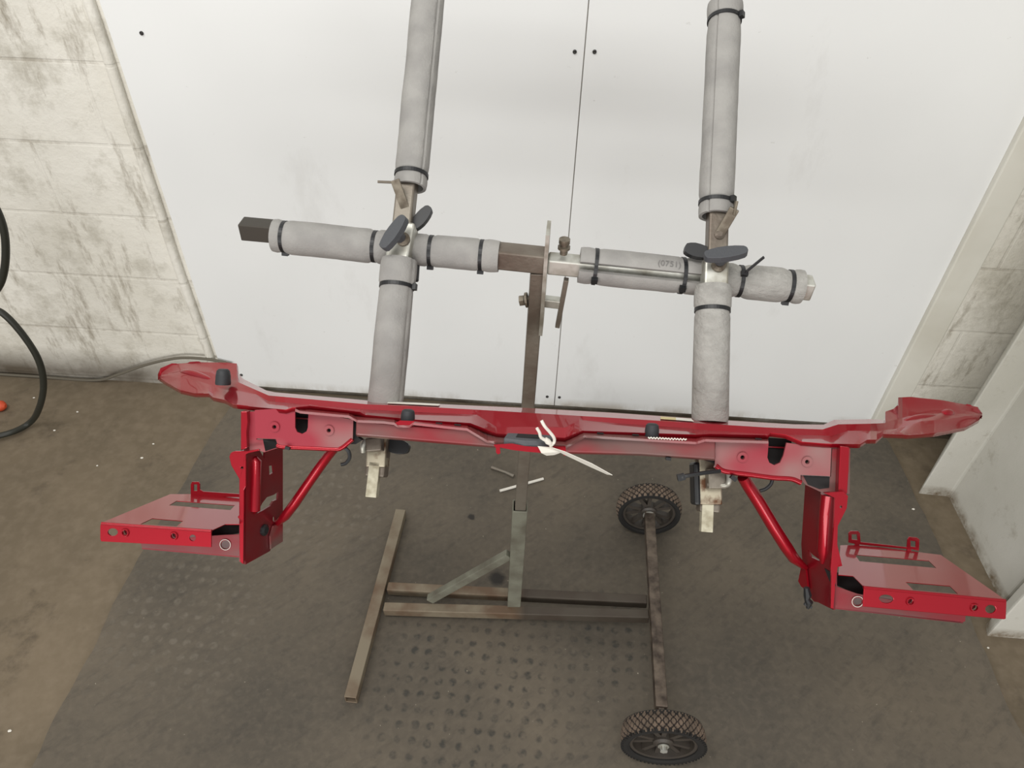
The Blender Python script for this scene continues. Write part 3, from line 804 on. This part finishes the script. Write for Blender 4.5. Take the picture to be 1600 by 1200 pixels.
# uprights --------------------------------------------------------------
def upright(side):
    if side < 0:
        P1, P2, P3 = pd(383, 706, 0), pd(383, 883, 0), pd(442, 847, .085)
        inner = [(384, 700), (404, 700), (413, 717), (414, 706), (442, 697), (442, 846), (424, 855), (422, 861), (384, 882)]
        holes = [[(420.5, 728), (427, 727), (428, 738), (421, 742)],
                 [(402, 802), (410, 786), (417, 777), (428, 773), (435, 768), (434, 780), (427, 783), (423, 790), (412, 797)],
                 oval(428.5, 811, 2.2, 5, 12)]
    else:
        P1, P2, P3 = pd(1303, 790, 0), pd(1303, 950, 0), pd(1252, 925, .075)
        inner = [(1303, 775), (1287, 771), (1258, 757), (1252, 850), (1254, 886), (1247, 908), (1254, 918), (1272, 940), (1278, 941), (1302, 953), (1303, 900)]
        holes = [[(1262, 858), (1270, 867), (1283, 876), (1279, 876), (1266, 870)]]
    n = (P2-P1).cross(P3-P1).normalized()
    if n.dot(PA) * side > 0: n = -n            # face that looks to the middle
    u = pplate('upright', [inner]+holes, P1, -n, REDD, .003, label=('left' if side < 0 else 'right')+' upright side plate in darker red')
    at = lambda x, y, off=0: onpl(x, y, P1, n) + n*off
    if side < 0:
        # channel behind, seen through the slots
        bm = NB(); tube(bm, [at(398, 714, .001), at(399, 720, .001), at(397, 798, .001), at(395, 801, .001)], [.003, .008, .008, .003], 14); obj('pressed_rib', bm, RED, u, smooth=True)
        bm = NB(); lathe(bm, [(.0085, 0), (.0085, .003), (.005, .005)], at(412, 828), n, PU, 20, closed=False); obj('rubber_plug', bm, BLK, u)
        # upper channel between flange and corner plate
        pplate('upright_channel', [[(383, 644), (402, 642), (402, 686), (431, 686), (434, 694), (442, 697), (414, 706), (405, 703), (385, 706)]], pd(395, 690, .012), -PD, PRIM, .003, parent=u)
        pplate('channel_shadow_gap', [[(411, 686), (430, 686), (434, 694), (440, 697), (415, 705)]], pd(420, 695, .010), -PD, VOID, .001, parent=u)  # dark sheet laid in as shade inside the channel
        # lower end with bolted lug of the strut
        pplate('strut_foot', [[(424, 858), (423, 838), (428, 822), (442, 815), (442, 846), (431, 853)]], P1+n*.004, -n, REDG, .003, parent=u)
        # near flange
        fl = [[(376, 643), (386, 643), (387, 660), (385, 676), (386, 700), (376, 704)]]
        br = [[(363, 706), (367, 705), (384, 705), (404, 702), (406, 704), (388, 708), (384, 710), (384, 760), (381, 766), (380, 882), (376, 879), (374, 860), (374, 812), (371, 808), (374, 804), (374, 749), (361, 727), (358, 714), (360, 708)]]
        hl = hole(378, 731, 2)
    else:
        bm = NB(); tube(bm, [at(1293, 772, .0), at(1290, 800, .0), at(1287, 860, .0), at(1285, 880, 0)], [.009, .009, .009, .003], 14); obj('pressed_rib', bm, RED, u, smooth=True)
        pplate('upright_channel', [[(1299, 700), (1327, 700), (1326, 771), (1288, 771), (1258, 757), (1251, 750), (1251, 742), (1297, 744)]], pd(1290, 745, .014), -PD, REDG, .003, parent=u)
        pplate('channel_shadow_gap', [[(1255, 743), (1296, 745), (1295, 762), (1280, 764), (1262, 757)]], pd(1290, 745, .011), -PD, VOID, .001, parent=u)  # dark sheet laid in as shade, right channel
        pplate('strut_foot', [[(1252, 884), (1258, 884), (1262, 920), (1252, 917), (1247, 908)]], P1+n*.004, -n, RED, .003, parent=u)
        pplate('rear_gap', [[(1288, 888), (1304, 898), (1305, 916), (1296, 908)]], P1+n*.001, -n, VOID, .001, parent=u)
        fl = [[(1313, 697), (1327, 699), (1326, 740), (1324, 772), (1310, 771), (1311, 735)]]
        br = [[(1287, 770), (1318, 768), (1325, 775), (1323, 794), (1309, 822), (1308, 850), (1316, 884), (1309, 886), (1306, 905), (1302, 951), (1298, 950), (1299, 900), (1298, 888), (1303, 826), (1305, 778)]]
        hl = hole(1314, 792, 2)
    bm = NB(); prism(bm, [[pd(x, y, 0) for x, y in fl[0]]], PD*.012); obj('edge_flange', bm, RED, u, bevel=.001)
    bm = NB(); prism(bm, [[pd(x, y, -.004) for x, y in br[0]], [pd(x, y, -.004) for x, y in hl]], PD*.004); obj('gusset', bm, RED, u, bevel=.001)
    c = pd(*( (378, 731) if side < 0 else (1314, 792)), -.001)
    # outer back wall of the channel, gives the upright its depth
    bm = NB()
    if side < 0: q = [pd(377, 706, .004), pd(377, 878, .004)]
    else: q = [pd(1306, 776, .004), pd(1304, 945, .004)]
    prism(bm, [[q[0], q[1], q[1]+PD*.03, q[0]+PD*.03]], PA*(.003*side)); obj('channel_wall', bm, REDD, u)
upright(-1); upright(1)

# headlight shelves -------------------------------------------------------
def shelf(side):
    D0 = -.045
    if side < 0:
        q0, q1 = pd(158, 817, D0), pd(330, 829, D0)
        top = [(158, 817), (266, 772), (298, 772), (376, 773), (375, 819), (352, 819), (330, 829)]
        slots = [[(264, 789.5), (276, 782.5), (367, 789.5), (360, 797)], [(219, 819), (238, 810), (286, 814), (276, 822.5)]]
        fr = [(158, 817), (330, 829), (330, 855), (158, 846), (156.5, 842), (156.5, 822)]
        hs = [oval(176, 831.5, 8, 6), oval(196, 832, 4, 4), oval(272, 837, 4, 4.5), oval(301, 840.5, 5, 5)]
        rings = [(196, 832), (272, 837)]
        bq = (298, 773)
        lug = [(298, 774), (298, 757), (300, 753), (310, 753), (312, 756), (312, 765), (317, 768), (374, 772), (375, 777), (330, 776), (317, 774), (317, 786), (312, 786), (312, 774), (304, 774), (304, 785), (298, 785)]
        lh = [[(302.5, 757), (308, 757), (308, 767), (302.5, 767)]]
        tray = [(219, 845), (222, 856), (374, 869), (374, 835), (350, 836)]
        th = [oval(352, 851, 7, 6.5)]
        name = 'left'
    else:
        q0, q1 = pd(1350, 917, D0), pd(1572, 938, D0)
        top = [(1350, 917), (1333, 900), (1310, 898), (1313, 852), (1342, 851), (1470, 867), (1572, 938)]
        slots = [[(1336, 866.5), (1451, 876), (1463, 887.5), (1343, 877)], [(1415, 909.5), (1484, 915.5), (1497, 928), (1427, 922)]]
        fr = [(1350, 917), (1572, 938), (1573, 941), (1572, 967), (1569, 968), (1348, 948)]
        hs = [oval(1385, 936, 11, 6.5, rot=.1), oval(1422, 939.5, 4, 4), oval(1522, 949, 5, 5), oval(1548, 952, 8, 6.5)]
        rings = [(1422, 939.5), (1522, 949)]
        lug = [(1326, 848), (1326, 833), (1329, 830), (1341, 830), (1344, 833), (1345, 847), (1417, 855), (1418, 843), (1421, 839), (1433, 840), (1437, 843), (1436, 861), (1424, 858), (1424, 869), (1417, 869), (1417, 858), (1343, 851), (1343, 862), (1336, 862), (1336, 850)]
        lh = [[(1331, 835), (1339, 835), (1340, 844), (1331, 843)], [(1423, 845), (1431, 846), (1431, 855), (1423, 854)]]
        tray = [(1303, 915), (1340, 928), (1509, 958), (1508, 971), (1500, 973), (1302, 949)]
        th = [oval(1340, 940, 7, 6)]
        name = 'right'
    n = (q1-q0).cross(PD).normalized()
    if n.dot(PU) < 0: n = -n
    s = pplate('headlight_shelf', [top]+slots, q0, -n, RED, .001, label=name+' headlight shelf with cut-out slots')
    bm = NB(); prism(bm, [[pd(x, y, D0) for x, y in l] for l in [fr]+hs], PD*.0022); obj('front_lip', bm, RED, s, bevel=.0008)
    for px, py in rings:
        c = pd(px, py, D0); bm = NB(); lathe(bm, [(.004, -.001), (.0066, -.001), (.0052, .002), (.004, .002)], c, -PD, PU, 20); obj('pressed_ring', bm, RED, s, smooth=True)
        bm = NB(); lathe(bm, [(.0025, 0), (.0042, .004)], c + PD*.008, -PD, PU, 14, closed=False); obj('nut', bm, REDD, s)
    # bright worn edge along the fold
    bm = NB(); tube(bm, [q0 + PD*.0015 - n*.001, q1 + PD*.0015 - n*.001], .0022, 10); obj('folded_edge', bm, RED, s, smooth=True)
    # strip with lugs at the rear edge
    P = onpl(lug[0][0] + (14 if side < 0 else 30), 774 if side < 0 else 853, q0, n)
    bm = NB(); prism(bm, [[onpl(x, y, P, PD) for x, y in l] for l in [lug]+lh], PD*.0022); obj('lug_strip', bm, RED, s, bevel=.0005)
    # lower tray
    bm = NB(); prism(bm, [[pd(x, y, .012) for x, y in l] for l in [tray]+th], PD*.002); tr = obj('under_tray', bm, REDG, s, label='under tray in thin pinkish paint')
    c = pd(*((352, 851) if side < 0 else (1340, 940)), .011); bm = NB()
    lathe(bm, [(.0074, -.0004), (.0082, -.0004), (.0082, .0006), (.0074, .0006)], c, -PD, PU, 20); obj('hole_rim', bm, WHT, tr)
    # floor of the tray reaching back under the shelf, dark in the opening
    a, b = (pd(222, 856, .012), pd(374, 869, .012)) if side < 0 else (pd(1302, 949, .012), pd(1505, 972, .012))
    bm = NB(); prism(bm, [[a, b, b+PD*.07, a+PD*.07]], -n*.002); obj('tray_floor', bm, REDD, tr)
    # dark sheet standing in for the shade in the cut corner under the shelf
    shade_loop = [(326, 822), (352, 816), (377, 816), (377, 833), (348, 837), (326, 852)] if side < 0 else [(1356, 915), (1333, 897), (1307, 895), (1303, 913), (1338, 928), (1356, 945)]
    bm = NB(); prism(bm, [[pd(x, y, .036) for x, y in shade_loop]], PD*.002); obj('inner_shade_sheet', bm, VOID, tr)
shelf(-1); shelf(1)

# rubber bump stops
def bumper(px, py0, py1, d, r0, r1):
    b = pd(px, py1, d); t = onpl(px, py0, b, (CP-b).cross(PA).cross(PA)) if False else None
    ax = PU; hgt = (py1-py0)*mpp(b)*1.02
    # rise so that the top lands at py0: stands along the panel's up direction
    bm = NB(); lathe(bm, [(r0*1.0, 0), (r0*1.04, hgt*.12), (r0, hgt*.35), (r0*.98, hgt*.6), (r1, hgt*.9), (r1*.7, hgt)], b, ax, PD, 24, closed=False)
    return obj('rubber_bump_stop', bm, RUB, RP, smooth=True)
bumper(348.5, 577, 601, .10, .0112, .0095)
bumper(637, 640, 658, .004, .0098, .0085)
bumper(1018, 662, 682, .004, .0098, .0085)
plate('bump_stop_tab', [[(617, 661), (625, 657), (648, 658), (644, 665), (624, 666)]], -.013, RED, .002)
# stickers and scrawl
def decal(name, loop, m, dfun=.0):
    bm = NB(); prism(bm, [[p + PU*.0012 for p in loop]], PU*.0004); return obj(name, bm, m, RP)
def rp(px, v): return rail_pt(px, v)
decal('white_label', [rp(607, .30), rp(650, .22), rp(688, .25), rp(685, .72), rp(650, .75), rp(605, .72)], WHT)
decal('yellow_label', [rp(1032, .30), rp(1056, .30), rp(1056, .8), rp(1032, .8)], STK)
decal('white_label', [rp(1056, .30), rp(1080, .35), rp(1084, .85), rp(1056, .8)], WHT)
bm = NB(); zz = []
for i in range(27):
    px = 1012 + i*2.3; py = 683.2 + i*.10 + (1.5 if i % 2 else -1.2)*(.5+.5*random.random())
    zz.append(pd(px, py, -.010) - PD*.004)
tube(bm, zz, .0010, 6); obj('paint_marker_scrawl', bm, WHT, RP)
# wires and clips
bm = NB(); tube(bm, smooth_path([pd(538, 699, .01), pd(545, 706, .01), pd(546, 716, .01), pd(540, 724, .01), pd(533, 726, .01)], 6), .0026, 8); obj('wire_end', bm, BLK, RP, smooth=True)
bm = NB(); tube(bm, smooth_path([pd(1207, 749, .01), pd(1204, 757, .01), pd(1196, 764, .01), pd(1187, 767, .01)], 6), .0026, 8); obj('wire_end', bm, BLK, RP, smooth=True)
bm = NB(); tube(bm, smooth_path([pd(1064, 746, -.02), pd(1076, 743, -.02), pd(1100, 739, -.015), pd(1125, 736, -.005)], 6), [.0045]*3+[.0028]*16, 8); obj('plastic_clip', bm, BLK, RP)
bm = NB(); bar(bm, pd(1063, 741, -.02), pd(1065, 750, -.02), .010, .008, PD); obj('plastic_clip', bm, BLK, RP)
bm = NB(); tube(bm, [pd(1260, 918, .03), pd(1262, 930, .03), pd(1261, 936, .03), pd(1264, 941, .03), pd(1262, 951, .03)], [.004, .006, .004, .006, .002], 8); bar(bm, pd(1257, 943, .03), pd(1268, 949, .03), .004, .004, PD); obj('plastic_clip', bm, BLK, RP)
bm = NB(); bar(bm, pd(1040, 716, 0), pd(1048, 717, 0), .004, .006, PD); obj('plastic_clip', bm, BLK, RP)
bm = NB(); bar(bm, pd(1142, 744, .0), pd(1150, 750, .0), .006, .006, PD); obj('plastic_clip', bm, BLK, RP)
bm = NB(); bar(bm, pd(446, 699, .0), pd(453, 701, .0), .004, .005, PD); obj('plastic_clip', bm, BLK, RP)

# ------------------------------------------------------------------ paper tag
TG = thing('paper_tag', 'folded white paper tag tied with string to the middle of the red panel', 'tag', pd(862, 700, -.03))
def tp(px, py, d): return pd(px, py, d)
bm = NB(); tube(bm, smooth_path([tp(846, 657, -.045), tp(851, 666, -.045), tp(858, 674, -.04), tp(865, 683, -.035), tp(866, 690, -.03), tp(861, 697, -.03)], 6), .0022, 8)
tube(bm, smooth_path([tp(839, 669, -.045), tp(843, 676, -.042), tp(845, 683, -.038), tp(852, 688, -.034), tp(859, 693, -.031), tp(861, 700, -.03)], 6), .0022, 8)
tube(bm, [tp(852, 686, -.036), tp(856, 690, -.034), tp(860, 693, -.033)], [.003, .0042, .003], 10)
obj('string', bm, STRG, TG, smooth=True)
bm = NB(); prism(bm, [[tp(840, 697, -.030), tp(862, 699, -.034), tp(880, 706, -.030), tp(866, 711, -.022), tp(854, 712, -.020), tp(846, 708, -.026)]], PD*.0006)
obj('folded_flap', bm, WHT, TG)
bm = NB()
a = [tp(863, 699, -.036), tp(882, 705, -.04), tp(925, 724, -.05), tp(957, 742, -.055)]
b = [tp(864, 700, -.030), tp(880, 709, -.030), tp(920, 728, -.035), tp(949, 741, -.04)]
va = [bm.verts.new(p) for p in a]; vb = [bm.verts.new(p) for p in b]
for i in range(3): bm.faces.new((va[i], va[i+1], vb[i+1], vb[i]))
o = obj('tag_strip', bm, WHT, TG); sm = o.modifiers.new('s', 'SOLIDIFY'); sm.thickness = .0006

# ------------------------------------------------------------------ hose, cable, debris
HB = onz(40, 672, 0) + WN*.0
def onh(px, py): return onpl(px, py, HB, WN)
bm = NB(); pts = [onh(-190, -160), onh(-160, -20), onh(-100, 130), onh(-30, 280), onh(2, 345), onh(9, 395), onh(2, 440), onh(-18, 470)]
pts += [onh(-22, 478), onh(5, 490), onh(35, 522), onh(60, 562), onh(68, 600), onh(62, 635)]
q = onz(47, 660, .011); q2 = onz(10, 678, .011); q3 = onz(-60, 690, .011)
bm = NB(); tube(bm, smooth_path(pts + [q, q2, q3], 8), .0095, 14)
tag(obj('hose', bm, HOSE, smooth=True), 'black rubber hose looping down the left wall onto the concrete', 'hose')
bm = NB(); cpts = [onz(-30, 583, .006), onz(60, 590, .006), onz(150, 596, .006)]
cpts = [Vector((p.x, p.y, .0)) + WN*.012 + WZ*(-.006) for p in (W0+WA*al(-30, 578), W0+WA*al(60, 584), W0+WA*al(150, 589))]
wp = [(185, 585), (225, 571), (262, 562), (290, 559), (330, 562), (362, 569)]
tube(bm, smooth_path(cpts + [onw(x, y, .022) for x, y in wp], 6), .0048, 10)
tag(obj('cable', bm, CBL, smooth=True), 'thin dusty cable running along the foot of the block wall', 'cable')
bm = NB(); c = onz(-2, 634, .006); lathe(bm, [(.014, -.018), (.018, -.012), (.018, .010), (.013, .018), (.006, .024)], c + WZ*.0, WA, WZ, 20, closed=False)
tag(obj('plug_connector', bm, ORG, smooth=True), 'small orange plastic end just inside the left picture edge, inside the hose loop', 'connector')
bm = NB(); tube(bm, [onz(781, 767, .005), onz(849, 748, .005)], .0042, 10)
tag(obj('white_rod', bm, WHT, smooth=True), 'thin white rod lying on the mat behind the stand post', 'rod')
bm = NB(); tube(bm, [onz(768, 730, .006), onz(776, 733, .006), onz(790, 738, .006), onz(803, 744, .006)], [.006, .005, .0042, .006], 10)
tag(obj('rusty_bolt', bm, STEEL, smooth=True), 'dark rusty bolt lying on the mat left of the stand post', 'bolt')
chips = [('pale stone chip on concrete, largest, below the left end of the red panel', 220, 712, .0042),
         ('tiny white chip on concrete nearest the hose bend', 51, 618, .0034),
         ('small white chip on concrete just right of the hose loop', 83, 669, .0036),
         ('tiny white chip on concrete between the hose and the red panel end', 119, 640, .0034),
         ('small pale chip on concrete just under the left end of the red panel', 238, 690, .003),
         ('tiny grey chip on concrete left of the left headlight shelf', 150, 724, .003),
         ('white fleck on the mat left of the stone strip by the right pier', 1427, 796, .004),
         ('pale fleck on concrete in front of the nearest right pier', 1547, 1009, .003),
         ('pale chip on concrete at the bottom left corner', 12, 1139, .004)]
for lb, px, py, r in chips:
    bm = NB(); bmesh.ops.create_icosphere(bm, subdivisions=1, radius=r)
    p = onz(px, py, 0)
    onc = not (px > 1380 and px < 1435)
    for v in bm.verts: v.co = Vector((v.co.x*(1+random.random()*.5), v.co.y*.9, v.co.z*.5)) + Vector((p.x, p.y, r*.45 - (.0118 if onc else 0)))
    tag(obj('stone_chip', bm, WHT), lb, 'chip')
bpy.context.view_layer.update()
